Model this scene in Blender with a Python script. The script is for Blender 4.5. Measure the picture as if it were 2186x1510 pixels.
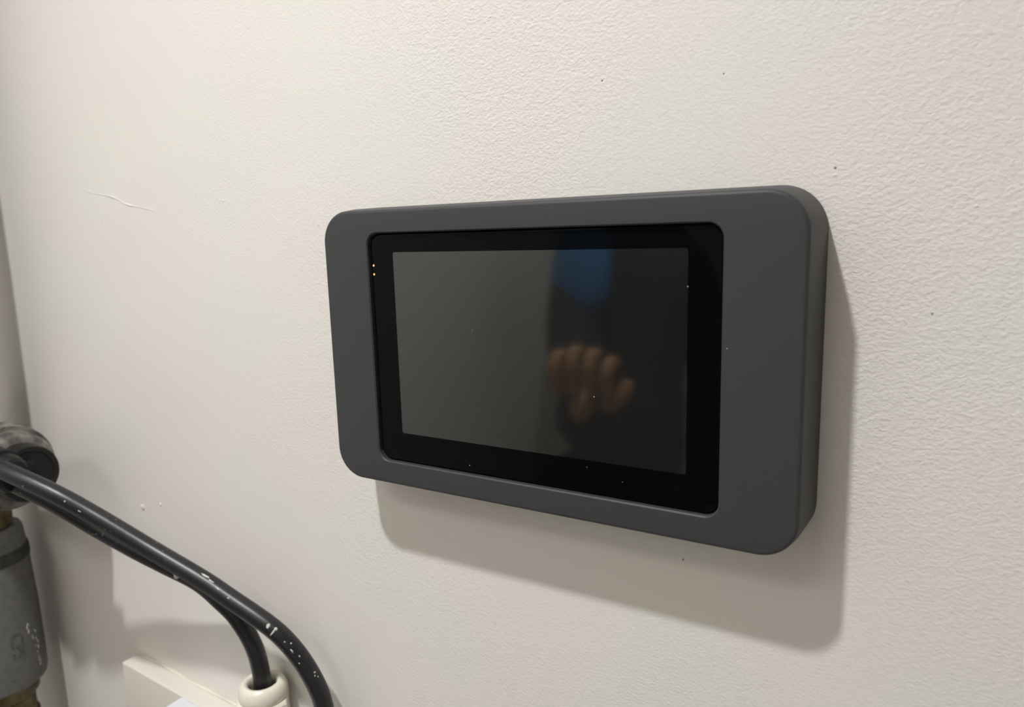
import bpy, bmesh, math, random
from mathutils import Vector, Matrix, noise

for o in list(bpy.data.objects):
    bpy.data.objects.remove(o, do_unlink=True)
scn = bpy.context.scene
COL = scn.collection
Z0 = 1.38                       # height of the middle of the wall panel above the floor

# ------------------------------------------------------------------ camera
cam_d = bpy.data.cameras.new('camera')
cam = bpy.data.objects.new('camera', cam_d)
COL.objects.link(cam)
yaw, pitch, roll = -0.5400, -0.1668, -0.0292
Fv = Vector((math.sin(yaw)*math.cos(pitch), math.cos(yaw)*math.cos(pitch), math.sin(pitch)))
Rv = Fv.cross(Vector((0, 0, 1))).normalized()
Uv = Rv.cross(Fv)
R2 = math.cos(roll)*Rv + math.sin(roll)*Uv
U2 = -math.sin(roll)*Rv + math.cos(roll)*Uv
M = Matrix((R2, U2, -Fv)).transposed().to_4x4()
M.translation = Vector((0.1607, -0.30726, Z0 + 0.05814))
cam.matrix_world = M
cam_d.sensor_fit = 'HORIZONTAL'
cam_d.sensor_width = 36.0
cam_d.lens = 36.0*1530.1/2186.0
cam_d.clip_start = 0.01
cam_d.clip_end = 50
cam_d.dof.use_dof = True
cam_d.dof.focus_distance = 0.345
cam_d.dof.aperture_fstop = 10.0
scn.camera = cam

# ------------------------------------------------------------------ world, exposure
w = bpy.data.worlds.new('room_world')
scn.world = w
w.use_nodes = True
w.node_tree.nodes['Background'].inputs[0].default_value = (1.0, 0.95, 0.88, 1)
w.node_tree.nodes['Background'].inputs[1].default_value = 0.05
vs = scn.view_settings
vs.view_transform = 'Standard'
vs.look = 'None'
vs.exposure = 0.0
vs.gamma = 1.0
vs.use_curve_mapping = False
scn.cycles.diffuse_bounces = 4
scn.cycles.glossy_bounces = 3
scn.cycles.max_bounces = 6
scn.cycles.use_adaptive_sampling = True
scn.cycles.adaptive_threshold = 0.05
scn.cycles.use_light_tree = False        # only the downlight and the added fill panel
w.cycles.sampling_method = 'NONE'        # the room is closed
LAMP_POS = (-0.135, -0.515, Z0 + 0.851)
LAMP_POWER = 40.5
FILL_GLOW = 7.4

# ------------------------------------------------------------------ helpers
def mat(name, col, rough=0.5, metal=0.0, spec=0.5, emit=None, estr=0.0):
    m = bpy.data.materials.new(name)
    m.use_nodes = True
    b = m.node_tree.nodes['Principled BSDF']
    b.inputs['Base Color'].default_value = (*col, 1)
    b.inputs['Roughness'].default_value = rough
    b.inputs['Metallic'].default_value = metal
    b.inputs['Specular IOR Level'].default_value = spec
    if emit:
        b.inputs['Emission Color'].default_value = (*emit, 1)
        b.inputs['Emission Strength'].default_value = estr
    return m

def nd(m, typ, **kw):
    n = m.node_tree.nodes.new(typ)
    for k, v in kw.items():
        if hasattr(n, k) and k not in n.inputs:
            setattr(n, k, v)
        else:
            n.inputs[k].default_value = v
    return n

def ln(m, a, ao, b, bi):
    m.node_tree.links.new(a.outputs[ao], b.inputs[bi])

def coords(m, scale=(1, 1, 1), rot=(0, 0, 0), out='Object'):
    t = nd(m, 'ShaderNodeTexCoord')
    mp = nd(m, 'ShaderNodeMapping')
    mp.inputs['Scale'].default_value = scale
    mp.inputs['Rotation'].default_value = rot
    ln(m, t, out, mp, 'Vector')
    return mp

def bsdf(m):
    return m.node_tree.nodes['Principled BSDF']

def add_bump(m, scale, strength, dist=0.001, detail=3.0, rough=0.5):
    mp = coords(m)
    n = nd(m, 'ShaderNodeTexNoise', Scale=scale, Detail=detail, Roughness=rough)
    ln(m, mp, 'Vector', n, 'Vector')
    bp = nd(m, 'ShaderNodeBump', Strength=strength, Distance=dist)
    ln(m, n, 'Fac', bp, 'Height')
    ln(m, bp, 'Normal', bsdf(m), 'Normal')
    return mp, n, bp

def add_mottle(m, c1, c2, scale, lo=0.4, hi=0.6, detail=3.0):
    mp = coords(m)
    n = nd(m, 'ShaderNodeTexNoise', Scale=scale, Detail=detail)
    ln(m, mp, 'Vector', n, 'Vector')
    r = nd(m, 'ShaderNodeValToRGB')
    r.color_ramp.elements[0].position = lo
    r.color_ramp.elements[0].color = (*c1, 1)
    r.color_ramp.elements[1].position = hi
    r.color_ramp.elements[1].color = (*c2, 1)
    ln(m, n, 'Fac', r, 'Fac')
    ln(m, r, 'Color', bsdf(m), 'Base Color')
    return n, r

def obj(name, bm, m, parent=None, smooth=False, recalc=True):
    if recalc:
        bmesh.ops.recalc_face_normals(bm, faces=bm.faces)
    me = bpy.data.meshes.new(name)
    bm.to_mesh(me)
    bm.free()
    if m:
        me.materials.append(m)
    if smooth:
        for p in me.polygons:
            p.use_smooth = True
    o = bpy.data.objects.new(name, me)
    COL.objects.link(o)
    if parent:
        o.parent = parent
        o.matrix_parent_inverse = Matrix.Translation(-Vector(parent.location)) if parent.type == 'EMPTY' else Matrix.Identity(4)
    return o

def child(o, parent):
    o.parent = parent
    return o

def empty(name, loc, label, cat, group=None):
    o = bpy.data.objects.new(name, None)
    o.empty_display_size = 0.02
    COL.objects.link(o)
    o.location = loc
    o['label'] = label
    o['category'] = cat
    if group:
        o['group'] = group
    return o

def tag(o, label, cat, group=None):
    o['label'] = label
    o['category'] = cat
    if group:
        o['group'] = group
    return o

def box(bm, x0, x1, y0, y1, z0, z1):
    v = [bm.verts.new(p) for p in ((x0, y0, z0), (x1, y0, z0), (x1, y1, z0), (x0, y1, z0),
                                   (x0, y0, z1), (x1, y0, z1), (x1, y1, z1), (x0, y1, z1))]
    fs = []
    for q in ((0, 3, 2, 1), (4, 5, 6, 7), (0, 1, 5, 4), (1, 2, 6, 5), (2, 3, 7, 6), (3, 0, 4, 7)):
        fs.append(bm.faces.new([v[i] for i in q]))
    return v, fs

def bevel_all(bm, off, seg=3):
    bmesh.ops.bevel(bm, geom=list(bm.edges), offset=off, segments=seg, profile=0.5, affect='EDGES')

def smooth_by_angle(o, ang=35):
    me = o.data
    for p in me.polygons:
        p.use_smooth = True
    try:
        me.set_sharp_from_angle(angle=math.radians(ang))
    except Exception:
        pass

def rrect(x0, x1, z0, z1, r, n=10):
    """rounded rectangle outline in x/z, counter-clockwise"""
    pts = []
    for cx, cz, a0 in ((x1-r, z1-r, 0), (x0+r, z1-r, 90), (x0+r, z0+r, 180), (x1-r, z0+r, 270)):
        for i in range(n+1):
            a = math.radians(a0 + 90*i/n)
            pts.append((cx + r*math.cos(a), cz + r*math.sin(a)))
    return pts

def loop(bm, pts, y, dz=0.0):
    return [bm.verts.new((x, y, z + dz)) for x, z in pts]

def bridge(bm, a, b):
    n = len(a)
    for i in range(n):
        bm.faces.new((a[i], a[(i+1) % n], b[(i+1) % n], b[i]))

def lathe(bm, prof, origin=(0, 0, 0), axis='z', n=40, cap=True):
    """prof: list of (r, h) along axis"""
    rings = []
    ox, oy, oz = origin
    for r, h in prof:
        ring = []
        for i in range(n):
            a = 2*math.pi*i/n
            c, s = r*math.cos(a), r*math.sin(a)
            if axis == 'z':
                p = (ox+c, oy+s, oz+h)
            elif axis == 'x':
                p = (ox+h, oy+c, oz+s)
            else:
                p = (ox+c, oy+h, oz+s)
            ring.append(bm.verts.new(p))
        rings.append(ring)
    for a, b in zip(rings[:-1], rings[1:]):
        bridge(bm, a, b)
    if cap:
        bm.faces.new(rings[0])
        bm.faces.new(rings[-1])
    return rings

def catmull(P, sub=8):
    P = [Vector(p) for p in P]
    P = [2*P[0]-P[1]] + P + [2*P[-1]-P[-2]]
    out = []
    for i in range(1, len(P)-2):
        p0, p1, p2, p3 = P[i-1:i+3]
        for k in range(sub):
            t = k/sub
            out.append(0.5*((2*p1) + (-p0+p2)*t + (2*p0-5*p1+4*p2-p3)*t*t + (-p0+3*p1-3*p2+p3)*t**3))
    out.append(P[-2])
    return out

def tube(bm, pts, r, n=20):
    rings = []
    up = Vector((0, 1, 0))
    for i, p in enumerate(pts):
        d = (pts[min(i+1, len(pts)-1)] - pts[max(i-1, 0)]).normalized()
        s = d.cross(up).normalized()
        u = s.cross(d).normalized()
        up = u
        rr = r(i/(len(pts)-1)) if callable(r) else r
        rings.append([bm.verts.new(p + rr*(math.cos(2*math.pi*k/n)*s + math.sin(2*math.pi*k/n)*u)) for k in range(n)])
    for a, b in zip(rings[:-1], rings[1:]):
        bridge(bm, a, b)
    bm.faces.new(rings[0])
    bm.faces.new(rings[-1])

def blob(bm, c, rx, ry, rz, seed=0, jitter=0.25, sub=2, rot=None):
    """small irregular lump"""
    g = bmesh.ops.create_icosphere(bm, subdivisions=sub, radius=1.0)
    for v in g['verts']:
        k = 1 + jitter*noise.noise(v.co*1.7 + Vector((seed*3.1, seed*1.7, seed)))
        p = Vector((v.co.x*rx*k, v.co.y*ry*k, v.co.z*rz*k))
        if rot:
            p = rot @ p
        v.co = p + Vector(c)

def W(x, y, z):
    return (x, y, z + Z0)

# ------------------------------------------------------------------ materials
# painted plaster: smooth lower left, roller stipple elsewhere, a few trowel arcs
PAINT = (0.83, 0.797, 0.757)
m_wall = mat('wall_paint', PAINT, 0.6, spec=0.3)
def wall_relief(m):
    b = bsdf(m)
    tc = nd(m, 'ShaderNodeTexCoord')
    # stipple: two noises, stretched along different diagonals
    mp1 = nd(m, 'ShaderNodeMapping')
    mp1.inputs['Rotation'].default_value = (0, math.radians(38), 0)
    mp1.inputs['Scale'].default_value = (0.80, 1, 1.15)
    ln(m, tc, 'Object', mp1, 'Vector')
    n1 = nd(m, 'ShaderNodeTexNoise', Scale=660.0, Detail=1.5, Roughness=0.5, Distortion=0.35)
    ln(m, mp1, 'Vector', n1, 'Vector')
    n2 = nd(m, 'ShaderNodeTexNoise', Scale=260.0, Detail=1.0, Roughness=0.5)
    ln(m, tc, 'Object', n2, 'Vector')
    # where the stipple is strong
    n3 = nd(m, 'ShaderNodeTexNoise', Scale=9.0, Detail=0.0)
    ln(m, tc, 'Object', n3, 'Vector')
    sep = nd(m, 'ShaderNodeSeparateXYZ')
    ln(m, tc, 'Object', sep, 'Vector')
    gx = nd(m, 'ShaderNodeMapRange')
    gx.inputs['From Min'].default_value = -0.33
    gx.inputs['From Max'].default_value = -0.06
    gx.inputs['To Min'].default_value = 0.10
    gx.inputs['To Max'].default_value = 1.0
    ln(m, sep, 'X', gx, 'Value')
    r3 = nd(m, 'ShaderNodeMapRange')
    r3.inputs['From Min'].default_value = 0.30
    r3.inputs['From Max'].default_value = 0.62
    r3.inputs['To Min'].default_value = 0.45
    r3.inputs['To Max'].default_value = 1.0
    ln(m, n3, 'Fac', r3, 'Value')
    msk = nd(m, 'ShaderNodeMath', operation='MULTIPLY')
    gz = nd(m, 'ShaderNodeMapRange')
    gz.inputs['From Min'].default_value = Z0 - 0.115
    gz.inputs['From Max'].default_value = Z0 - 0.015
    gz.inputs['To Min'].default_value = 0.55
    gz.inputs['To Max'].default_value = 1.0
    ln(m, sep, 'Z', gz, 'Value')
    gxz = nd(m, 'ShaderNodeMath', operation='MULTIPLY')
    ln(m, gx, 'Result', gxz, 0)
    ln(m, gz, 'Result', gxz, 1)
    ln(m, gxz, 'Value', msk, 0)
    ln(m, r3, 'Result', msk, 1)
    h1 = nd(m, 'ShaderNodeMath', operation='MULTIPLY_ADD')
    ln(m, n2, 'Fac', h1, 0)
    h1.inputs[1].default_value = 0.7
    ln(m, n1, 'Fac', h1, 2)
    h = nd(m, 'ShaderNodeMath', operation='MULTIPLY')
    ln(m, h1, 'Value', h, 0)
    ln(m, msk, 'Value', h, 1)
    # trowel arcs low down, left of and under the panel
    mp2 = nd(m, 'ShaderNodeMapping')
    mp2.inputs['Location'].default_value = (0.130, 0, -(Z0-0.118))
    ln(m, tc, 'Object', mp2, 'Vector')
    wv = nd(m, 'ShaderNodeTexWave', wave_type='RINGS', rings_direction='Y')
    wv.inputs['Scale'].default_value = 62.0
    wv.inputs['Distortion'].default_value = 9.0
    wv.inputs['Detail'].default_value = 1.0
    wv.inputs['Detail Scale'].default_value = 1.2
    ln(m, mp2, 'Vector', wv, 'Vector')
    ln2 = nd(m, 'ShaderNodeVectorMath', operation='LENGTH')
    ln(m, mp2, 'Vector', ln2, 0)
    ar = nd(m, 'ShaderNodeMapRange')
    ar.inputs['From Min'].default_value = 0.02
    ar.inputs['From Max'].default_value = 0.10
    ar.inputs['To Min'].default_value = 0.09
    ar.inputs['To Max'].default_value = 0.0
    ln(m, ln2, 'Value', ar, 'Value')
    hw = nd(m, 'ShaderNodeMath', operation='MULTIPLY')
    ln(m, wv, 'Fac', hw, 0)
    ln(m, ar, 'Result', hw, 1)
    hs = nd(m, 'ShaderNodeMath', operation='ADD')
    ln(m, h, 'Value', hs, 0)
    ln(m, hw, 'Value', hs, 1)
    # slow undulation of the plaster
    n4 = nd(m, 'ShaderNodeTexNoise', Scale=14.0, Detail=0.0)
    ln(m, tc, 'Object', n4, 'Vector')
    hh = nd(m, 'ShaderNodeMath', operation='MULTIPLY_ADD')
    ln(m, n4, 'Fac', hh, 0)
    hh.inputs[1].default_value = 2.0
    ln(m, hs, 'Value', hh, 2)
    bp = nd(m, 'ShaderNodeBump', Strength=0.9, Distance=0.00042)
    ln(m, hh, 'Value', bp, 'Height')
    ln(m, bp, 'Normal', b, 'Normal')
    # faint blotches in the paint
    n5 = nd(m, 'ShaderNodeTexNoise', Scale=11.0, Detail=0.0)
    ln(m, tc, 'Object', n5, 'Vector')
    cr = nd(m, 'ShaderNodeValToRGB')
    cr.color_ramp.elements[0].position = 0.40
    cr.color_ramp.elements[0].color = (PAINT[0]*0.992, PAINT[1]*1.003, PAINT[2]*0.995, 1)
    cr.color_ramp.elements[1].position = 0.60
    cr.color_ramp.elements[1].color = (PAINT[0]*1.005, PAINT[1]*0.997, PAINT[2]*1.0, 1)
    ln(m, n5, 'Fac', cr, 'Fac')
    ln(m, cr, 'Color', b, 'Base Color')
wall_relief(m_wall)
m_room = mat('room_paint', (0.86, 0.845, 0.81), 0.7, spec=0.3)
add_mottle(m_room, (0.855, 0.84, 0.805), (0.865, 0.85, 0.815), 6, detail=0.0)
m_ceil = mat('ceiling_paint', (0.88, 0.87, 0.85), 0.75, spec=0.3)
add_mottle(m_ceil, (0.875, 0.865, 0.845), (0.885, 0.875, 0.855), 6, detail=0.0)
m_floor = mat('floor_vinyl', (0.66, 0.63, 0.58), 0.5)
add_mottle(m_floor, (0.62, 0.59, 0.54), (0.70, 0.67, 0.62), 18, detail=1.0)
m_door = mat('door_gloss_white', (0.72, 0.69, 0.63), 0.35)
add_mottle(m_door, (0.71, 0.68, 0.62), (0.73, 0.70, 0.64), 6, detail=0.0)
m_steel = mat('brushed_steel', (0.55, 0.54, 0.52), 0.3, 1.0)
add_bump(m_steel, 900, 0.05, 0.0001)

m_case = mat('case_powder_grey', (0.048, 0.050, 0.053), 0.52, spec=0.35)
add_bump(m_case, 1500, 0.10, 0.00012, 2)
m_bezel = mat('bezel_black_glass', (0.003, 0.003, 0.0035), 0.03, spec=0.09)
nb = nd(m_bezel, 'ShaderNodeTexNoise', Scale=40.0)
rb = nd(m_bezel, 'ShaderNodeMapRange')
rb.inputs['To Min'].default_value = 0.02
rb.inputs['To Max'].default_value = 0.05
ln(m_bezel, nb, 'Fac', rb, 'Value')
ln(m_bezel, rb, 'Result', bsdf(m_bezel), 'Roughness')
m_lcd = mat('display_dark_mirror', (0.114, 0.115, 0.112), 0.06, 0.90)
nb = nd(m_lcd, 'ShaderNodeTexNoise', Scale=60.0)
rb = nd(m_lcd, 'ShaderNodeMapRange')
rb.inputs['To Min'].default_value = 0.05
rb.inputs['To Max'].default_value = 0.07
ln(m_lcd, nb, 'Fac', rb, 'Value')
ln(m_lcd, rb, 'Result', bsdf(m_lcd), 'Roughness')
m_gap = mat('gap_shade_black', (0.004, 0.004, 0.004), 0.9, spec=0.1)
add_bump(m_gap, 800, 0.05, 0.0001)
m_led = mat('indicator_amber', (0.8, 0.45, 0.18), 0.4, emit=(1.0, 0.55, 0.22), estr=0.55)
add_mottle(m_led, (0.8, 0.45, 0.18), (0.85, 0.5, 0.22), 900)
m_led.cycles.emission_sampling = 'NONE'
m_dust = mat('dust', (0.45, 0.45, 0.43), 0.9)
add_mottle(m_dust, (0.4, 0.4, 0.38), (0.5, 0.5, 0.48), 2000)

m_cable = mat('cable_black_rubber', (0.013, 0.013, 0.015), 0.36, spec=0.5)
def paint_specks(m, c_base, c_paint, scale, lo, hi, mask_scale, mlo, mhi, bump=True):
    mp = coords(m)
    n = nd(m, 'ShaderNodeTexNoise', Scale=scale, Detail=4.0, Roughness=0.6)
    ln(m, mp, 'Vector', n, 'Vector')
    r = nd(m, 'ShaderNodeMapRange')
    r.inputs['From Min'].default_value = lo
    r.inputs['From Max'].default_value = hi
    ln(m, n, 'Fac', r, 'Value')
    n2 = nd(m, 'ShaderNodeTexNoise', Scale=mask_scale, Detail=1.0)
    ln(m, mp, 'Vector', n2, 'Vector')
    r2 = nd(m, 'ShaderNodeMapRange')
    r2.inputs['From Min'].default_value = mlo
    r2.inputs['From Max'].default_value = mhi
    ln(m, n2, 'Fac', r2, 'Value')
    mu = nd(m, 'ShaderNodeMath', operation='MULTIPLY')
    ln(m, r, 'Result', mu, 0)
    ln(m, r2, 'Result', mu, 1)
    mx = nd(m, 'ShaderNodeMix', data_type='RGBA')
    mx.inputs['A'].default_value = (*c_base, 1)
    mx.inputs['B'].default_value = (*c_paint, 1)
    mx.inputs[6].default_value = (*c_base, 1)
    mx.inputs[7].default_value = (*c_paint, 1)
    ln(m, mu, 'Value', mx, 0)
    m.node_tree.links.new(mx.outputs[2], bsdf(m).inputs['Base Color'])
    if bump:
        bp = nd(m, 'ShaderNodeBump', Strength=0.15, Distance=0.0003)
        ln(m, n, 'Fac', bp, 'Height')
        ln(m, bp, 'Normal', bsdf(m), 'Normal')
paint_specks(m_cable, (0.013, 0.013, 0.015), (0.40, 0.40, 0.38), 420, 0.62, 0.72, 26, 0.55, 0.66)
m_fleck = mat('dried_white_paint', (0.62, 0.61, 0.58), 0.7)
add_mottle(m_fleck, (0.5, 0.5, 0.48), (0.72, 0.71, 0.68), 900)
m_blackpl = mat('fitting_black_plastic', (0.010, 0.010, 0.010), 0.42, spec=0.3)
add_bump(m_blackpl, 500, 0.12, 0.0003)
m_iron = mat('fitting_grimy_iron', (0.13, 0.115, 0.105), 0.6, 0.2)
add_mottle(m_iron, (0.07, 0.06, 0.055), (0.24, 0.22, 0.20), 90, 0.35, 0.65, 4)
m_grey = mat('coupling_grey_cast', (0.15, 0.15, 0.145), 0.6)
paint_specks(m_grey, (0.155, 0.155, 0.150), (0.11, 0.11, 0.105), 160, 0.45, 0.7, 20, 0.3, 0.6)
m_band = mat('coupling_dark_band', (0.035, 0.035, 0.033), 0.6)
add_mottle(m_band, (0.025, 0.025, 0.024), (0.06, 0.06, 0.055), 120)
m_brass = mat('tarnished_brass', (0.16, 0.125, 0.055), 0.5, 0.5)
add_mottle(m_brass, (0.07, 0.055, 0.025), (0.21, 0.17, 0.08), 110, 0.35, 0.7, 4)
m_lag = mat('pipe_grey_paint', (0.30, 0.29, 0.27), 0.6)
add_bump(m_lag, 200, 0.1, 0.0004)
m_cream = mat('box_cream_plastic', (0.78, 0.74, 0.68), 0.45)
add_bump(m_cream, 700, 0.06, 0.0002)
m_white = mat('enclosure_cool_white', (0.81, 0.845, 0.88), 0.4)
add_bump(m_white, 700, 0.05, 0.0002)
m_gland = mat('gland_ivory_nylon', (0.84, 0.80, 0.69), 0.33)
add_bump(m_gland, 500, 0.06, 0.0002)
m_seal = mat('gland_seal_brown', (0.06, 0.045, 0.03), 0.6)
add_bump(m_seal, 500, 0.1, 0.0002)
m_caulk = mat('paint_bead', (0.82, 0.78, 0.67), 0.5)
add_bump(m_caulk, 300, 0.3, 0.0006)
m_pin = mat('pinhole_grey', (0.30, 0.27, 0.24), 0.9)
add_mottle(m_pin, (0.26, 0.24, 0.21), (0.34, 0.31, 0.28), 900)

# ------------------------------------------------------------------ the room
X0, X1, Y1, CEIL = -0.61, 1.45, -1.45, Z0 + 0.872
def struct(name, bm, m, parent=None):
    o = obj(name, bm, m, parent)
    if not parent:
        o['kind'] = 'structure'
    return o
bm = bmesh.new(); box(bm, X0-0.1, X1+0.1, 0.0, 0.1, -0.1, CEIL+0.1); wall_back = struct('wall_back', bm, m_wall)
bm = bmesh.new(); box(bm, X0-0.1, X0, Y1, 0.0, 0.0, CEIL); struct('wall_left', bm, m_room)
bm = bmesh.new(); box(bm, X1, X1+0.1, Y1, 0.0, 0.0, CEIL); struct('wall_right', bm, m_room)
bm = bmesh.new(); box(bm, X0-0.1, X1+0.1, Y1-0.1, Y1, -0.1, CEIL+0.1); struct('wall_front', bm, m_room)
bm = bmesh.new(); box(bm, X0-0.1, X1+0.1, Y1, 0.0, -0.1, 0.0); struct('floor', bm, m_floor)
bm = bmesh.new(); box(bm, X0-0.1, X1+0.1, Y1, 0.0, CEIL, CEIL+0.1); struct('ceiling', bm, m_ceil)
bm = bmesh.new(); box(bm, X0, X1, -0.014, 0.0, 0.0, 0.10); struct('baseboard_back', bm, m_door)
# door in the wall behind the photographer, on the left
bm = bmesh.new(); box(bm, -0.56, 0.16, Y1, Y1+0.012, 0.005, 1.98); d = struct('door_1', bm, m_door)
for zz in ((0.20, 0.85), (1.0, 1.82)):
    for xx in ((-0.48, -0.24), (-0.16, 0.08)):
        bm = bmesh.new(); box(bm, xx[0], xx[1], Y1+0.012, Y1+0.018, zz[0], zz[1]); obj('door_panel', bm, m_door, d)
bm = bmesh.new(); lathe(bm, [(0.026, 0.012), (0.026, 0.018), (0.010, 0.02), (0.010, 0.055), (0.022, 0.06), (0.024, 0.07), (0.015, 0.08)], (0.11, Y1, 0.98), 'y', 20)
obj('door_knob', bm, m_steel, d, smooth=True)
for i, (a, b_, c, e) in enumerate(((-0.605, -0.56, 0.0, 2.045), (0.16, 0.225, 0.0, 2.045), (-0.56, 0.16, 1.98, 2.045))):
    bm = bmesh.new(); box(bm, a, b_, Y1, Y1+0.02, c, e); struct('trim_%d' % (i+1), bm, m_door)

# little lumps and pinholes in the paint of the wall
for i, (x, z, s) in enumerate(((-0.3631, -0.1445, 0.0026), (-0.3393, -0.1384, 0.0015), (-0.1522, 0.066, 0.0012), (0.1236, 0.0765, 0.0012),
                               (-0.2345, 0.0835, 0.0016), (-0.372, 0.075, 0.0015), (-0.330, 0.064, 0.0011), (0.1704, 0.0628, 0.0012))):
    bm = bmesh.new()
    blob(bm, W(x, 0.0, z), s if i < 2 else s*0.6, s*(0.32 if i < 2 else 0.15), s*0.8 if i < 2 else s*0.45, i, 0.5, 3)
    obj('paint_nib', bm, m_caulk if i < 2 else m_wall, wall_back, True)
for i, (x, z, s) in enumerate(((0.027, 0.1234, 0.0007), (0.0804, 0.1193, 0.0006), (0.1236, 0.0792, 0.0008), (0.159, 0.024, 0.0007), (0.0659, -0.0939, 0.0008))):
    bm = bmesh.new()
    blob(bm, W(x, 0.0, z), s*0.62, s*0.12, s*0.7, i+20, 0.3)
    obj('pinhole', bm, m_pin, wall_back, True)
# raised crack line under the paint
crk = catmull([W(-0.395, 0.0, 0.1015), W(-0.3776, 0, 0.0955), W(-0.3601, 0, 0.0930), W(-0.3491, 0, 0.0902), W(-0.3379, 0, 0.0858), W(-0.3279, 0, 0.0840), W(-0.315, 0, 0.0818), W(-0.3042, 0, 0.0795)], 5)
bm = bmesh.new(); tube(bm, crk, lambda t: 0.00012 + 0.0005*math.sin(math.pi*t)*(0.6+0.4*math.sin(23*t)), 8)
obj('plaster_crack', bm, m_wall, wall_back, True)

# ------------------------------------------------------------------ downlight
dl = empty('ceiling_downlight', (LAMP_POS[0], LAMP_POS[1], CEIL), 'small round recessed spotlight in the ceiling above the wall panel', 'lamp')
bm = bmesh.new()
lathe(bm, [(0.045, CEIL-0.0005), (0.045, CEIL-0.004), (0.041, CEIL-0.008), (0.031, CEIL-0.008), (0.0285, CEIL-0.004), (0.0285, CEIL-0.0005)], (LAMP_POS[0], LAMP_POS[1], 0), 'z', 40)
obj('trim_ring', bm, m_steel, dl, True)
m_bulb = mat('bulb_face', (0.9, 0.85, 0.75), 0.4, emit=(1.0, 0.86, 0.68), estr=12)
add_bump(m_bulb, 400, 0.1, 0.0003)
m_bulb.cycles.emission_sampling = 'NONE'
bm = bmesh.new()
lathe(bm, [(0.0275, CEIL-0.002), (0.026, CEIL-0.010), (0.018, CEIL-0.012), (0.004, CEIL-0.013)], (LAMP_POS[0], LAMP_POS[1], 0), 'z', 32)
obj('bulb', bm, m_bulb, dl, True)
sp = bpy.data.lights.new('downlight_lamp', 'SPOT')
sp.energy = LAMP_POWER
sp.color = (1.0, 0.997, 0.997)
sp.spot_size = math.radians(142)
sp.spot_blend = 1.0
sp.shadow_soft_size = 0.024
so = bpy.data.objects.new('downlight_lamp', sp)
COL.objects.link(so)
so.parent = dl
so.matrix_parent_inverse = Matrix.Translation(-Vector(dl.location))
so.location = LAMP_POS


# added fill panel on the ceiling, unseen, there to raise the ambient light
lp_ = empty('fill_panel', (-0.30, -1.12, CEIL), 'added unseen fill panel on the ceiling behind the photographer, for ambient light', 'lamp')
m_fill = mat('fill_panel_glow', (0.9, 0.9, 0.88), 0.5, emit=(1.0, 0.96, 0.90), estr=FILL_GLOW)
add_bump(m_fill, 300, 0.05, 0.0003)
for (a, b_, c, e) in ((-0.60, -0.585, -1.27, -0.97), (-0.015, 0.0, -1.27, -0.97), (-0.585, -0.015, -1.27, -1.255), (-0.585, -0.015, -0.985, -0.97)):
    bm = bmesh.new(); box(bm, a, b_, c, e, CEIL-0.012, CEIL-0.0005); obj('fill_frame_bar', bm, m_steel, lp_)
bm = bmesh.new(); box(bm, -0.585, -0.015, -1.255, -0.985, CEIL-0.008, CEIL-0.0005); obj('fill_face', bm, m_fill, lp_)

# ------------------------------------------------------------------ wall panel
S = 0.238
D = 0.02913
HW, HH = 0.119, 0.07054
TP = 0.0033
pan = empty('touch_panel', W(0, 0, -HH), 'dark grey wall-mounted touchscreen panel with black glass screen, switched off', 'touchscreen')
bm = bmesh.new()
ox0, ox1, oz0, oz1 = -0.3777*S, 0.3741*S, -0.2472*S, 0.2516*S
N = 12
loops = []
RF = 0.0150
def outline(grow, r):
    return rrect(-HW-grow, HW+grow, -HH-grow, HH+grow, r, N)
loops.append(loop(bm, outline(TP-0.004, RF+TP-0.004), -0.0004, Z0))
loops.append(loop(bm, outline(TP, RF+TP), -0.0006, Z0))
# side: slight draft, then a fine shoulder groove-like edge and a rounded front edge
loops.append(loop(bm, outline(TP*0.62, RF+TP*0.62), -D*0.70, Z0))
fr = 0.0019
for i in range(0, 7):
    a = math.radians(90*i/6)
    loops.append(loop(bm, outline(0.0006-fr*(1-math.cos(a)) + 0.0004, RF+0.001-fr*(1-math.cos(a))), -D+fr*(1-math.sin(a)), Z0))
ip = rrect(ox0, ox1, oz0, oz1, 0.0062, N)
def inset(g, r):
    return rrect(ox0+g, ox1-g, oz0+g, oz1-g, r, N)
loops.append(loop(bm, inset(-0.0006, 0.0068), -D, Z0))
loops.append(loop(bm, inset(0.0, 0.0062), -D+0.0006, Z0))
loops.append(loop(bm, inset(0.0, 0.0062), -D+0.0050, Z0))
for a, b_ in zip(loops[:-1], loops[1:]):
    bridge(bm, a, b_)
bm.faces.new(loops[0])
bm.faces.new(loops[-1])
case = obj('case', bm, m_case, pan)
smooth_by_angle(case, 28)
# near-black backing that paints in the shade of the gap around the glass
gd = 0.0022
bm = bmesh.new()
a = loop(bm, inset(0.00005, 0.0061), -D+0.0046, Z0)
b_ = loop(bm, inset(0.00005, 0.0061), -D+0.0040, Z0)
bridge(bm, a, b_); bm.faces.new(a); bm.faces.new(b_)
obj('gap_shade_backing', bm, m_gap, pan)
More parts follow.
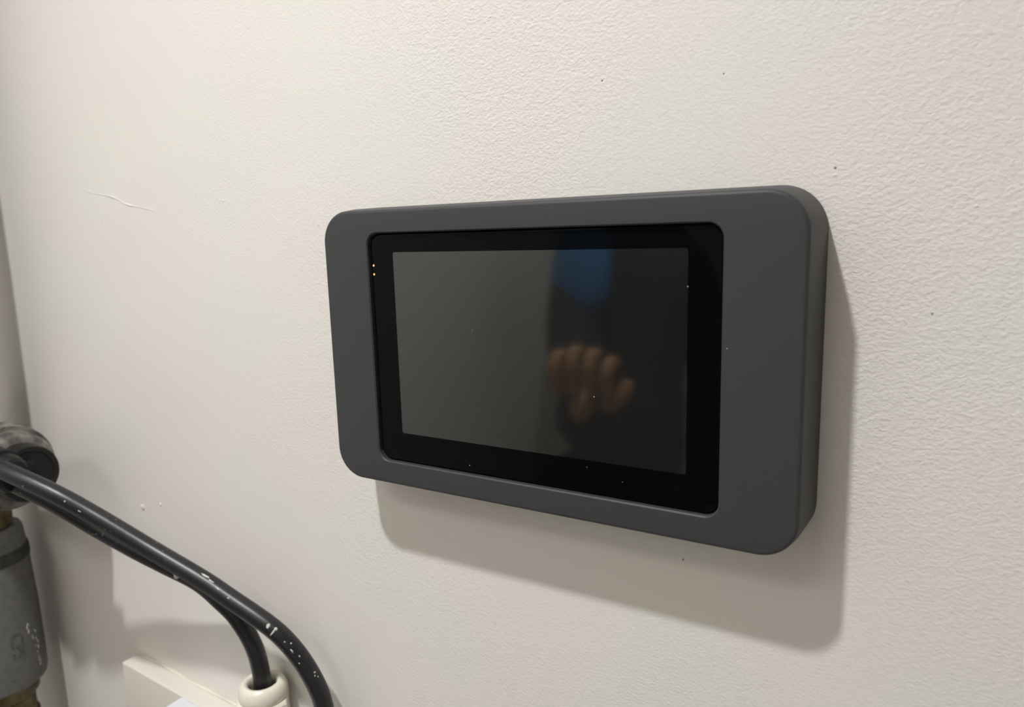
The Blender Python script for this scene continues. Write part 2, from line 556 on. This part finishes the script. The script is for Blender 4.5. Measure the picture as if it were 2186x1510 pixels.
# glass
bm = bmesh.new()
gl = []
for g, y in ((0.0007, -D+0.0041), (0.0007, -D+gd+0.0003), (0.0009, -D+gd+0.00008), (0.0012, -D+gd)):
    gl.append(loop(bm, inset(g, 0.0058-g*0.5), y, Z0))
for a, b_ in zip(gl[:-1], gl[1:]):
    bridge(bm, a, b_)
bm.faces.new(gl[0]); bm.faces.new(gl[-1])
glass = obj('glass_bezel', bm, m_bezel, pan)
glass['label'] = 'glossy black glass front'
bm = bmesh.new()
lp = rrect(-0.3155*S, 0.3148*S, -0.1806*S, 0.2113*S, 0.0012, 5)
a = loop(bm, lp, -D+gd+0.0004, Z0)
b_ = loop(bm, lp, -D+gd-0.00004, Z0)
bridge(bm, a, b_); bm.faces.new(a); bm.faces.new(b_)
lcd = obj('display', bm, m_lcd, pan)
lcd['label'] = 'dark grey unlit display area'
for z in (0.0437, 0.0392):
    bm = bmesh.new()
    lathe(bm, [(0.0006, 0), (0.0006, -0.0001), (0.0004, -0.00018)], W(-0.0880, -D+gd, z), 'y', 12)
    obj('indicator_light', bm, m_led, pan)
for i, (x, y, z, s) in enumerate(((-0.029, gd, 0.013, 0.00022), (0.0339, gd, -0.0136, 0.00032), (0.0749, gd, 0.0351, 0.0003), (-0.0335, gd, -0.0546, 0.0003),
                                  (0.0913, 0, 0.0115, 0.00028), (0.030, gd, -0.0462, 0.0002), (0.047, gd, -0.0505, 0.0002))):
    bm = bmesh.new()
    blob(bm, W(x, -D+y-0.0001, z), s, s*0.5, s, i+50, 0.4, 1)
    obj('dust_speck', bm, m_dust, pan)

# ------------------------------------------------------------------ vertical pipe with its fittings
AX, AY = -0.533, -0.045
BY = -0.062                     # the branch stands a little further off the wall
pipe = empty('pipe_riser', (AX, AY, 0), 'vertical pipe with grimy tee, black end cap and grey coupling at far left', 'pipe')
def L(name, prof, m, n=48, parent=None, ang=35, origin=(AX, AY, Z0), axis='z'):
    bm = bmesh.new()
    lathe(bm, prof, origin, axis, n)
    o = obj(name, bm, m, parent or pipe)
    if parent:
        o.matrix_parent_inverse = Matrix.Identity(4)
    smooth_by_angle(o, ang)
    return o
L('upper_pipe', [(0.0345, CEIL-Z0), (0.0345, 0.10), (0.0325, -0.045), (0.0200, -0.060)], m_lag, origin=(-0.509, -0.066, Z0))
L('tee_body', [(0.018, -0.055), (0.0250, -0.057), (0.0250, -0.085), (0.024, -0.090), (0.024, -0.130), (0.0255, -0.135), (0.0255, -0.152), (0.018, -0.154)], m_iron)
# the branch of the tee, pointing right along the wall
BZ = -0.1025
def B(name, prof, m, n=48, parent=None, ang=35, dy=0.0, dz=0.0):
    return L(name, prof, m, n, parent, ang, (0.0, BY+dy, Z0+BZ+dz), 'x')
B('branch', [(0.022, AX+0.0), (0.024, -0.4743), (0.0285, -0.4493), (0.0285, -0.4303), (0.026, -0.4288)], m_iron)
B('collar_ring', [(0.027, -0.4378), (0.0314, -0.4373), (0.0328, -0.4348), (0.0328, -0.4308), (0.0314, -0.4283), (0.0312, -0.4273), (0.0312, -0.4258), (0.0312, -0.4248), (0.0312, -0.4218), (0.0312, -0.4203), (0.024, -0.4198)], m_iron)
B('collar_sleeve', [(0.024, -0.4208), (0.0280, -0.4203), (0.0275, -0.4113), (0.0252, -0.4068), (0.0222, -0.4053), (0.018, -0.4048)], m_iron)
cap = B('end_cap', [(0.018, -0.4073), (0.0201, -0.4063), (0.0208, -0.4048), (0.0208, -0.3953), (0.0201, -0.3925), (0.0196, -0.3915), (0.0165, -0.3915), (0.0155, -0.3925), (0.001, -0.3929)], m_blackpl)
cap['label'] = 'round black plastic end cap'
bm = bmesh.new()
box(bm, -0.3943, -0.3868, BY-0.013, BY+0.002, Z0+BZ+0.0065, Z0+BZ+0.0110)
bevel_all(bm, 0.0012, 2)
rg = obj('ridge', bm, m_blackpl, pipe); smooth_by_angle(rg)
# cable outlet nose, in line with the cables
bm = bmesh.new()
dn = (Vector((-0.3640, -0.0810, -0.0955)) - Vector((-0.4000, -0.0885, -0.0870)))
p0 = Vector(W(-0.4040, -0.0880, -0.0868)); dn.normalize()
pts = [p0 + dn*t for t in (0.0, 0.004, 0.024, 0.0245, 0.031, 0.034, 0.036)]
rad = [0.0095, 0.0122, 0.0122, 0.0108, 0.0108, 0.0102, 0.0085]
rings = []
sx = dn.cross(Vector((0, 1, 0))).normalized(); ux = sx.cross(dn).normalized()
for p, r in zip(pts, rad):
    rings.append([bm.verts.new(p + r*(math.cos(2*math.pi*k/32)*sx*1.25 + math.sin(2*math.pi*k/32)*ux)) for k in range(32)])
for a, b_ in zip(rings[:-1], rings[1:]):
    bridge(bm, a, b_)
bm.faces.new(rings[0]); bm.faces.new(rings[-1])
ns = obj('cable_outlet', bm, m_blackpl, pipe); smooth_by_angle(ns, 30)
L('brass_nipple', [(0.0180, -0.152), (0.0230, -0.153), (0.0230, -0.156), (0.0251, -0.1575), (0.0247, -0.1740), (0.0240, -0.1780), (0.017, -0.1860)], m_brass)
cp = L('coupling', [(0.0205, -0.1900), (0.0215, -0.1790), (0.0250, -0.1780), (0.0295, -0.1788), (0.0308, -0.1818), (0.0318, -0.1940),
                    (0.0328, -0.2090), (0.0334, -0.2250), (0.0345, -0.2560), (0.0347, -0.2950), (0.0345, -0.3125), (0.0334, -0.3190), (0.0308, -0.3215), (0.019, -0.3220)], m_grey)
cp['label'] = 'grey coupling with raised letters'
L('dark_band', [(0.0300, -0.1965), (0.0328, -0.1968), (0.0335, -0.1990), (0.0338, -0.2050), (0.0334, -0.2075), (0.0300, -0.2077)], m_band)
L('brass_nut', [(0.018, -0.3200), (0.0240, -0.3205), (0.0262, -0.3230), (0.0264, -0.3320), (0.0242, -0.3350), (0.0222, -0.3370), (0.0222, -0.353), (0.0240, -0.355), (0.0240, -0.385), (0.020, -0.387)], m_brass)
L('lower_pipe', [(0.0185, -0.385), (0.0185, -Z0+0.001)], m_brass)
# raised letters round the coupling, reading downwards
cu = bpy.data.curves.new('letters', 'FONT')
cu.body = 'CPS'
cu.size = 0.0145
cu.extrude = 0.0004
cu.space_character = 1.0
to = bpy.data.objects.new('letters', cu)
COL.objects.link(to)
bpy.context.view_layer.update()
me = bpy.data.meshes.new_from_object(to.evaluated_get(bpy.context.evaluated_depsgraph_get()))
bpy.data.objects.remove(to, do_unlink=True)
m_letter = mat('letter_grey', (0.11, 0.11, 0.106), 0.6)
add_mottle(m_letter, (0.085, 0.085, 0.082), (0.12, 0.12, 0.115), 260, 0.42, 0.58)
me.materials.clear(); me.materials.append(m_letter)
TH = math.atan2(-0.241, 0.655) + math.radians(24)      # faces the camera side
for v in me.vertices:
    s, t, e = v.co.x, v.co.y, v.co.z         # text x runs down, text y runs round
    ang = TH + (t - 0.006)/0.0347
    r = 0.0346 + (0.0004 if e > 0 else -0.0012)
    zz = -0.2660 - s
    v.co = (AX + r*math.cos(ang), AY + r*math.sin(ang), Z0 + zz)
lo = bpy.data.objects.new('raised_lettering', me)
COL.objects.link(lo); lo.parent = cp
# smear of dried paint down the coupling
rs = random.Random(11)
for i in range(16):
    u = i/15.0
    zz = -0.2645 - u*0.042 + rs.uniform(-0.0012, 0.0012)
    ang = math.radians(27 + 9*u + rs.uniform(-4, 3) - (6 if i < 3 else 0))
    bm = bmesh.new()
    rot = Matrix.Rotation(ang, 3, 'Z') @ Matrix.Rotation(rs.uniform(-0.5, 0.5), 3, 'X')
    blob(bm, (AX + 0.0345*math.cos(ang), AY + 0.0345*math.sin(ang), Z0+zz), 0.00022, rs.uniform(0.00035, 0.0009), rs.uniform(0.0010, 0.0024), i+80, 0.8, 2, rot)
    f = obj('paint_fleck', bm, m_fleck, cp, True)
    f.matrix_parent_inverse = Matrix.Identity(4)

# ------------------------------------------------------------------ junction box low on the wall
jb = empty('junction_box', W(-0.25, 0, -0.345), 'cream surface box with white enclosure and ivory cable gland at bottom left', 'junction box')
TILT = math.radians(3.6)
def tilted(o):
    """turn a part about the box's back left upper corner"""
    c = Vector(W(-0.3935, 0, -0.2775))
    Rm = Matrix.Translation(c) @ Matrix.Rotation(TILT, 4, 'Y') @ Matrix.Translation(-c)
    o.data.transform(Rm)
bm = bmesh.new(); box(bm, -0.3935, -0.165, -0.0150, 0.0, Z0-0.365, Z0-0.2775); bevel_all(bm, 0.0012, 3)
o = obj('back_box', bm, m_cream, jb); smooth_by_angle(o); tilted(o)
bm = bmesh.new(); box(bm, -0.3165, -0.165, -0.060, -0.0148, Z0-0.365, Z0-0.2778); bevel_all(bm, 0.0016, 3)
o = obj('enclosure', bm, m_white, jb); smooth_by_angle(o); tilted(o)
o['label'] = 'cool white plastic enclosure'
bm = bmesh.new(); lathe(bm, [(0.0016, 0), (0.0016, 0.0004), (0.0010, 0.0006)], W(-0.301, -0.024, -0.2779), 'z', 14)
o = obj('screw_cap', bm, m_white, jb); tilted(o)
# bead of paint where the box meets the wall
bead = catmull([W(-0.402, -0.0004, -0.2765), W(-0.385, -0.0006, -0.2772), W(-0.36, -0.0004, -0.2768), W(-0.32, -0.0007, -0.2773), W(-0.28, -0.0005, -0.2768), W(-0.24, -0.0006, -0.2772), W(-0.20, -0.0005, -0.277)], 6)
bm = bmesh.new(); tube(bm, bead, lambda t: 0.0009 + 0.0004*math.sin(37*t), 8)
o = obj('paint_bead', bm, m_caulk, jb, True); tilted(o)
# gland
GX, GY = -0.2165, -0.0185
bm = bmesh.new()
lathe(bm, [(0.0088, -0.2560), (0.0088, -0.2410), (0.0090, -0.2386), (0.0096, -0.2364), (0.0106, -0.2352), (0.0120, -0.2349), (0.0137, -0.2358), (0.0151, -0.2378), (0.0160, -0.2405),
           (0.0163, -0.2430), (0.0160, -0.2452), (0.0153, -0.2468), (0.0130, -0.2474)], (GX, GY, Z0), 'z', 48, cap=False)
dome = obj('gland_nut', bm, m_gland, jb); smooth_by_angle(dome, 40)
bm = bmesh.new()
hx = []
for r, z in ((0.0130, -0.2464), (0.0186, -0.2466), (0.0198, -0.2480), (0.0198, -0.2640), (0.0186, -0.2654), (0.0130, -0.2655)):
    hx.append([bm.verts.new((GX + r*math.cos(math.radians(60*k+12)), GY*1.06 + r*0.93*math.sin(math.radians(60*k+12)), Z0+z)) for k in range(6)])
for a, b_ in zip(hx[:-1], hx[1:]):
    bridge(bm, a, b_)
bm.faces.new(hx[0]); bm.faces.new(hx[-1])
o = obj('hex_collar', bm, m_gland, jb)
bm = bmesh.new(); lathe(bm, [(0.0150, -0.2640), (0.0150, -0.2920)], (GX, GY, Z0), 'z', 40)
o = obj('gland_body', bm, m_gland, jb); smooth_by_angle(o)
bm = bmesh.new()
lathe(bm, [(0.0058, -0.2412), (0.0072, -0.2398), (0.0082, -0.2400), (0.00885, -0.2408), (0.00885, -0.2480), (0.0058, -0.2480)], (GX, GY, Z0), 'z', 32, cap=False)
o = obj('rubber_seal', bm, m_seal, jb, True)

# ------------------------------------------------------------------ the two black cables
CA = [(-0.3897, -0.0925, -0.0820), (-0.3600, -0.0865, -0.0903), (-0.3330, -0.0760, -0.1025), (-0.3103, -0.0647, -0.1175), (-0.2746, -0.050, -0.1401), (-0.2391, -0.040, -0.1574),
      (-0.2176, -0.035, -0.1685), (-0.1901, -0.029, -0.1829), (-0.1773, -0.025, -0.1949), (-0.169, -0.021, -0.2096), (-0.1631, -0.018, -0.2255), (-0.1612, -0.016, -0.240),
      (-0.1595, -0.014, -0.2594), (-0.1580, -0.0075, -0.30), (-0.1575, -0.0062, -0.36)]
CB = [(-0.3990, -0.0840, -0.0945), (-0.3772, -0.0800, -0.1012), (-0.3515, -0.0685, -0.1150), (-0.3293, -0.0557, -0.1328), (-0.3008, -0.045, -0.1484), (-0.2812, -0.038, -0.1577), (-0.2579, -0.030, -0.1684),
      (-0.2397, -0.027, -0.1793), (-0.2281, -0.024, -0.1905), (-0.2185, -0.021, -0.2091), (-0.2165, -0.0187, -0.2312), (-0.2165, -0.0185, -0.2600)]
def cable(name, P, r, label):
    bm = bmesh.new()
    tube(bm, catmull([W(*p) for p in P], 10), r, 24)
    o = obj(name, bm, m_cable, None, True)
    tag(o, label, 'cable', 'black cables from the pipe outlet')
    return o
ca = cable('black_cable', CA, 0.0060, 'upper black cable running past the ivory gland to the bottom edge')
cb = cable('black_cable', CB, 0.0058, 'lower black cable dropping into the ivory gland')
CAMP = Vector(M.translation)
def fleck(par, P, r, t, du, size, seed, flat=0.3):
    pts = catmull([W(*p) for p in P], 10)
    i = min(int(t*(len(pts)-1)), len(pts)-2)
    p = pts[i]; d_ = (pts[i+1]-pts[i]).normalized()
    out = Vector((0.55, -0.75, 0.35)); out = (out - d_*out.dot(d_)).normalized()
    side = d_.cross(out)
    nrm = (out*math.cos(du) + side*math.sin(du)).normalized()
    rot = Matrix((d_, nrm, d_.cross(nrm))).transposed()
    bm = bmesh.new()
    blob(bm, p + nrm*r, size[0], size[0]*0.0 + 0.00025, size[1], seed, 0.7, 2, rot)
    f = obj('paint_fleck', bm, m_fleck, par, True)
rnd = random.Random(4)
for k, (t, du, s) in enumerate(((0.175, 0.0, (0.0006, 0.0005)), (0.20, 0.15, (0.0012, 0.0003)), (0.365, -0.75, (0.0030, 0.0006)), (0.385, -0.6, (0.0022, 0.0005)), (0.40, -0.35, (0.0016, 0.0004)),
                                (0.43, -0.2, (0.0008, 0.0005)), (0.505, -0.2, (0.0012, 0.0014)), (0.515, 0.0, (0.0006, 0.0022)), (0.52, -0.4, (0.0010, 0.0012)),
                                (0.55, -0.1, (0.0005, 0.0004)), (0.565, -0.45, (0.0006, 0.0005)), (0.585, -0.05, (0.0014, 0.0004)), (0.60, -0.3, (0.0006, 0.0005)), (0.615, 0.1, (0.0005, 0.0004)),
                                (0.66, -0.7, (0.0006, 0.0006)), (0.668, -0.55, (0.0005, 0.0005)), (0.675, -0.8, (0.0006, 0.0004)))):
    fleck(ca, CA, 0.0060, t, du, s, k)
for k, (t, du, s) in enumerate(((0.50, 0.35, (0.0022, 0.0010)), (0.505, 0.6, (0.0014, 0.0008)), (0.985, -0.6, (0.0008, 0.0014)))):
    fleck(cb, CB, 0.0058, t if t < 0.9 else 0.955, du, s, k+40)

# ------------------------------------------------------------------ the photographer, seen only as a reflection in the display
PX, PY = -0.365, -1.06
who = empty('person', (PX, PY, 0), 'person in dark jacket over blue top, seen reflected in the dark display', 'person')
m_skin = mat('skin', (0.50, 0.28, 0.14), 0.5)
add_bump(m_skin, 300, 0.1, 0.0004)
m_jacket = mat('jacket_dark', (0.018, 0.019, 0.024), 0.85)
add_bump(m_jacket, 250, 0.2, 0.0008)
m_shirt = mat('shirt_blue', (0.035, 0.18, 0.42), 0.85)
add_bump(m_shirt, 300, 0.2, 0.0008)
m_trous = mat('trousers_dark', (0.022, 0.023, 0.03), 0.85)
add_bump(m_trous, 300, 0.2, 0.0008)
m_hair = mat('hair_brown', (0.05, 0.03, 0.02), 0.6)
add_bump(m_hair, 200, 0.5, 0.002)
m_shoe = mat('shoe_black', (0.02, 0.02, 0.02), 0.45)
add_bump(m_shoe, 200, 0.1, 0.0005)
m_eye = mat('eye_dark', (0.03, 0.02, 0.02), 0.2)
add_bump(m_eye, 200, 0.05, 0.0005)

def skinned(name, V, E, m, parent, root=0, sub=2):
    """V: list of (x, y, z, rx, ry) in the person's own frame (x to the person's right, y ahead)"""
    me = bpy.data.meshes.new(name)
    me.from_pydata([(v[0], v[1], v[2]) for v in V], E, [])
    o = bpy.data.objects.new(name, me)
    COL.objects.link(o)
    md = o.modifiers.new('Skin', 'SKIN')
    md.use_smooth_shade = True
    if not me.skin_vertices:
        me.skin_vertices.new()
    for i, v in enumerate(V):
        sv = me.skin_vertices[0].data[i]
        sv.radius = (v[3], v[4])
        sv.use_root = (i == root)
    sb = o.modifiers.new('Sub', 'SUBSURF')
    sb.levels = sub; sb.render_levels = sub
    me.materials.append(m)
    o.parent = parent
    return o

# body: head, neck, torso core, arms, hands, legs in one surface
BV = [(0, 0, 0.95, 0.08, 0.065),      # 0 pelvis
      (0, -0.01, 1.12, 0.08, 0.06), (0, -0.01, 1.30, 0.085, 0.055), (0, -0.01, 1.39, 0.07, 0.05), (0, 0.01, 1.455, 0.052, 0.055),
      (0, 0.025, 1.505, 0.058, 0.070), (0, 0.025, 1.57, 0.076, 0.092), (0, 0.02, 1.64, 0.074, 0.088), (0, 0.015, 1.68, 0.048, 0.058),   # 5..8 head
      (-0.11, 0.0, 1.375, 0.042, 0.042), (-0.05, 0.13, 1.23, 0.038, 0.038), (0.05, 0.26, 1.115, 0.034, 0.034), (0.105, 0.41, 1.170, 0.028, 0.028), (0.148, 0.515, 1.218, 0.022, 0.018), (0.160, 0.532, 1.238, 0.036, 0.013),  # 9..14 left arm raised
      (0.115, -0.03, 1.365, 0.045, 0.045), (0.150, -0.05, 1.24, 0.038, 0.038), (0.165, -0.05, 1.12, 0.034, 0.034), (0.172, -0.01, 0.98, 0.030, 0.028), (0.175, 0.005, 0.89, 0.025, 0.020), (0.175, 0.010, 0.85, 0.014, 0.040),  # 15..20 right arm down
      (-0.09, 0, 0.86, 0.06, 0.06), (-0.10, 0.015, 0.50, 0.045, 0.05), (-0.105, -0.01, 0.09, 0.034, 0.040),
      (0.09, 0, 0.86, 0.06, 0.06), (0.10, 0.015, 0.50, 0.045, 0.05), (0.105, -0.01, 0.09, 0.034, 0.040)]
BE = [(0, 1), (1, 2), (2, 3), (3, 4), (4, 5), (5, 6), (6, 7), (7, 8), (3, 9), (9, 10), (10, 11), (11, 12), (12, 13), (13, 14),
      (3, 15), (15, 16), (16, 17), (17, 18), (18, 19), (19, 20), (0, 21), (21, 22), (22, 23), (0, 24), (24, 25), (25, 26)]
body = skinned('body', BV, BE, m_skin, who)
body['label'] = 'bare head and hands'
# four fingers of the raised left hand, curled, and its thumb; then the hanging right hand
for i, (dx, ln_) in enumerate(((-0.036, 0.92), (-0.012, 1.05), (0.012, 1.0), (0.036, 0.82))):
    bx, bz = 0.160 + dx*0.92, 1.243
    V = [(bx, 0.535, bz-0.006, 0.0095, 0.0095), (bx+dx*0.05, 0.547, bz+0.030*ln_, 0.0095, 0.0095), (bx+dx*0.05, 0.537, bz+0.050*ln_, 0.0088, 0.0088), (bx+dx*0.02, 0.515, bz+0.044*ln_, 0.0080, 0.0080)]
    skinned('finger', V, [(0, 1), (1, 2), (2, 3)], m_skin, body)
    V = [(0.175, dx*0.8+0.012, 0.842, 0.0090, 0.0090), (0.173, 0.005+dx*0.9+0.012, 0.812, 0.0088, 0.0088), (0.165, 0.009+dx*0.9+0.012, 0.812-0.026*ln_, 0.0083, 0.0083), (0.153, 0.009+dx*0.9+0.012, 0.796-0.026*ln_, 0.0076, 0.0076)]
    skinned('finger', V, [(0, 1), (1, 2), (2, 3)], m_skin, body)
skinned('thumb', [(0.181, 0.526, 1.222, 0.011, 0.011), (0.204, 0.520, 1.238, 0.0105, 0.0105), (0.210, 0.510, 1.258, 0.009, 0.009)], [(0, 1), (1, 2)], m_skin, body)
skinned('thumb', [(0.167, 0.030, 0.865, 0.011, 0.011), (0.157, 0.053, 0.835, 0.0105, 0.0105), (0.152, 0.057, 0.808, 0.009, 0.009)], [(0, 1), (1, 2)], m_skin, body)
# jacket over shoulders, sides and sleeves
JV = [(0, -0.01, 0.85, 0.140, 0.125), (0, -0.01, 1.08, 0.122, 0.105), (0, -0.012, 1.25, 0.128, 0.100), (0, -0.008, 1.375, 0.105, 0.085), (0, 0.005, 1.475, 0.082, 0.085),
      (-0.11, 0.0, 1.365, 0.058, 0.058), (-0.05, 0.13, 1.23, 0.056, 0.056), (0.05, 0.26, 1.11, 0.052, 0.052), (0.105, 0.405, 1.168, 0.046, 0.046), (0.157, 0.524, 1.224, 0.054, 0.044),
      (0.115, -0.03, 1.355, 0.056, 0.056), (0.150, -0.05, 1.24, 0.052, 0.052), (0.165, -0.05, 1.11, 0.048, 0.048), (0.172, -0.01, 0.97, 0.042, 0.042), (0.175, 0.000, 0.905, 0.040, 0.038)]
JE = [(0, 1), (1, 2), (2, 3), (3, 4), (3, 5), (5, 6), (6, 7), (7, 8), (8, 9), (3, 10), (10, 11), (11, 12), (12, 13), (13, 14)]
skinned('jacket', JV, JE, m_jacket, who)
# the blue top shows where the jacket hangs open
skinned('shirt', [(-0.050, 0.058, 1.455, 0.066, 0.030), (-0.058, 0.074, 1.40, 0.088, 0.034), (-0.060, 0.082, 1.335, 0.090, 0.038), (-0.052, 0.082, 1.275, 0.070, 0.032)], [(0, 1), (1, 2), (2, 3)], m_shirt, who)
TV = [(0, -0.005, 1.02, 0.125, 0.100), (-0.095, 0, 0.85, 0.105, 0.105), (-0.105, 0.015, 0.50, 0.080, 0.085), (-0.108, -0.005, 0.07, 0.065, 0.075), (0.095, 0, 0.85, 0.105, 0.105), (0.105, 0.015, 0.50, 0.080, 0.085), (0.108, -0.005, 0.07, 0.065, 0.075)]
skinned('trousers', TV, [(0, 1), (1, 2), (2, 3), (0, 4), (4, 5), (5, 6)], m_trous, who)
for sx_ in (-1, 1):
    skinned('shoe', [(0.108*sx_, -0.055, 0.048, 0.042, 0.042), (0.108*sx_, 0.0, 0.045, 0.044, 0.044), (0.112*sx_, 0.11, 0.034, 0.046, 0.031), (0.114*sx_, 0.17, 0.028, 0.040, 0.025)], [(0, 1), (1, 2), (2, 3)], m_shoe, who)
skinned('hair', [(0, -0.055, 1.54, 0.062, 0.045), (0, -0.035, 1.62, 0.084, 0.075), (0, 0.0, 1.685, 0.074, 0.075), (0, 0.06, 1.685, 0.057, 0.035)], [(0, 1), (1, 2), (2, 3)], m_hair, who)
for sx_ in (-1, 1):
    skinned('ear', [(0.074*sx_, 0.012, 1.55, 0.008, 0.013), (0.080*sx_, 0.008, 1.58, 0.009, 0.018), (0.079*sx_, 0.006, 1.60, 0.007, 0.012)], [(0, 1), (1, 2)], m_skin, body)
    bm = bmesh.new(); blob(bm, (0.030*sx_, 0.098, 1.588), 0.011, 0.008, 0.006, 1, 0.0)
    e = obj('eye', bm, m_eye, None, True); e.parent = body
skinned('nose', [(0, 0.106, 1.592, 0.009, 0.010), (0, 0.124, 1.557, 0.014, 0.012)], [(0, 1)], m_skin, body)
m_lip = mat('lips', (0.40, 0.17, 0.14), 0.45)
add_bump(m_lip, 300, 0.1, 0.0003)
skinned('mouth', [(-0.024, 0.092, 1.522, 0.006, 0.006), (0, 0.100, 1.522, 0.009, 0.007), (0.024, 0.092, 1.522, 0.006, 0.006)], [(0, 1), (1, 2)], m_lip, body)
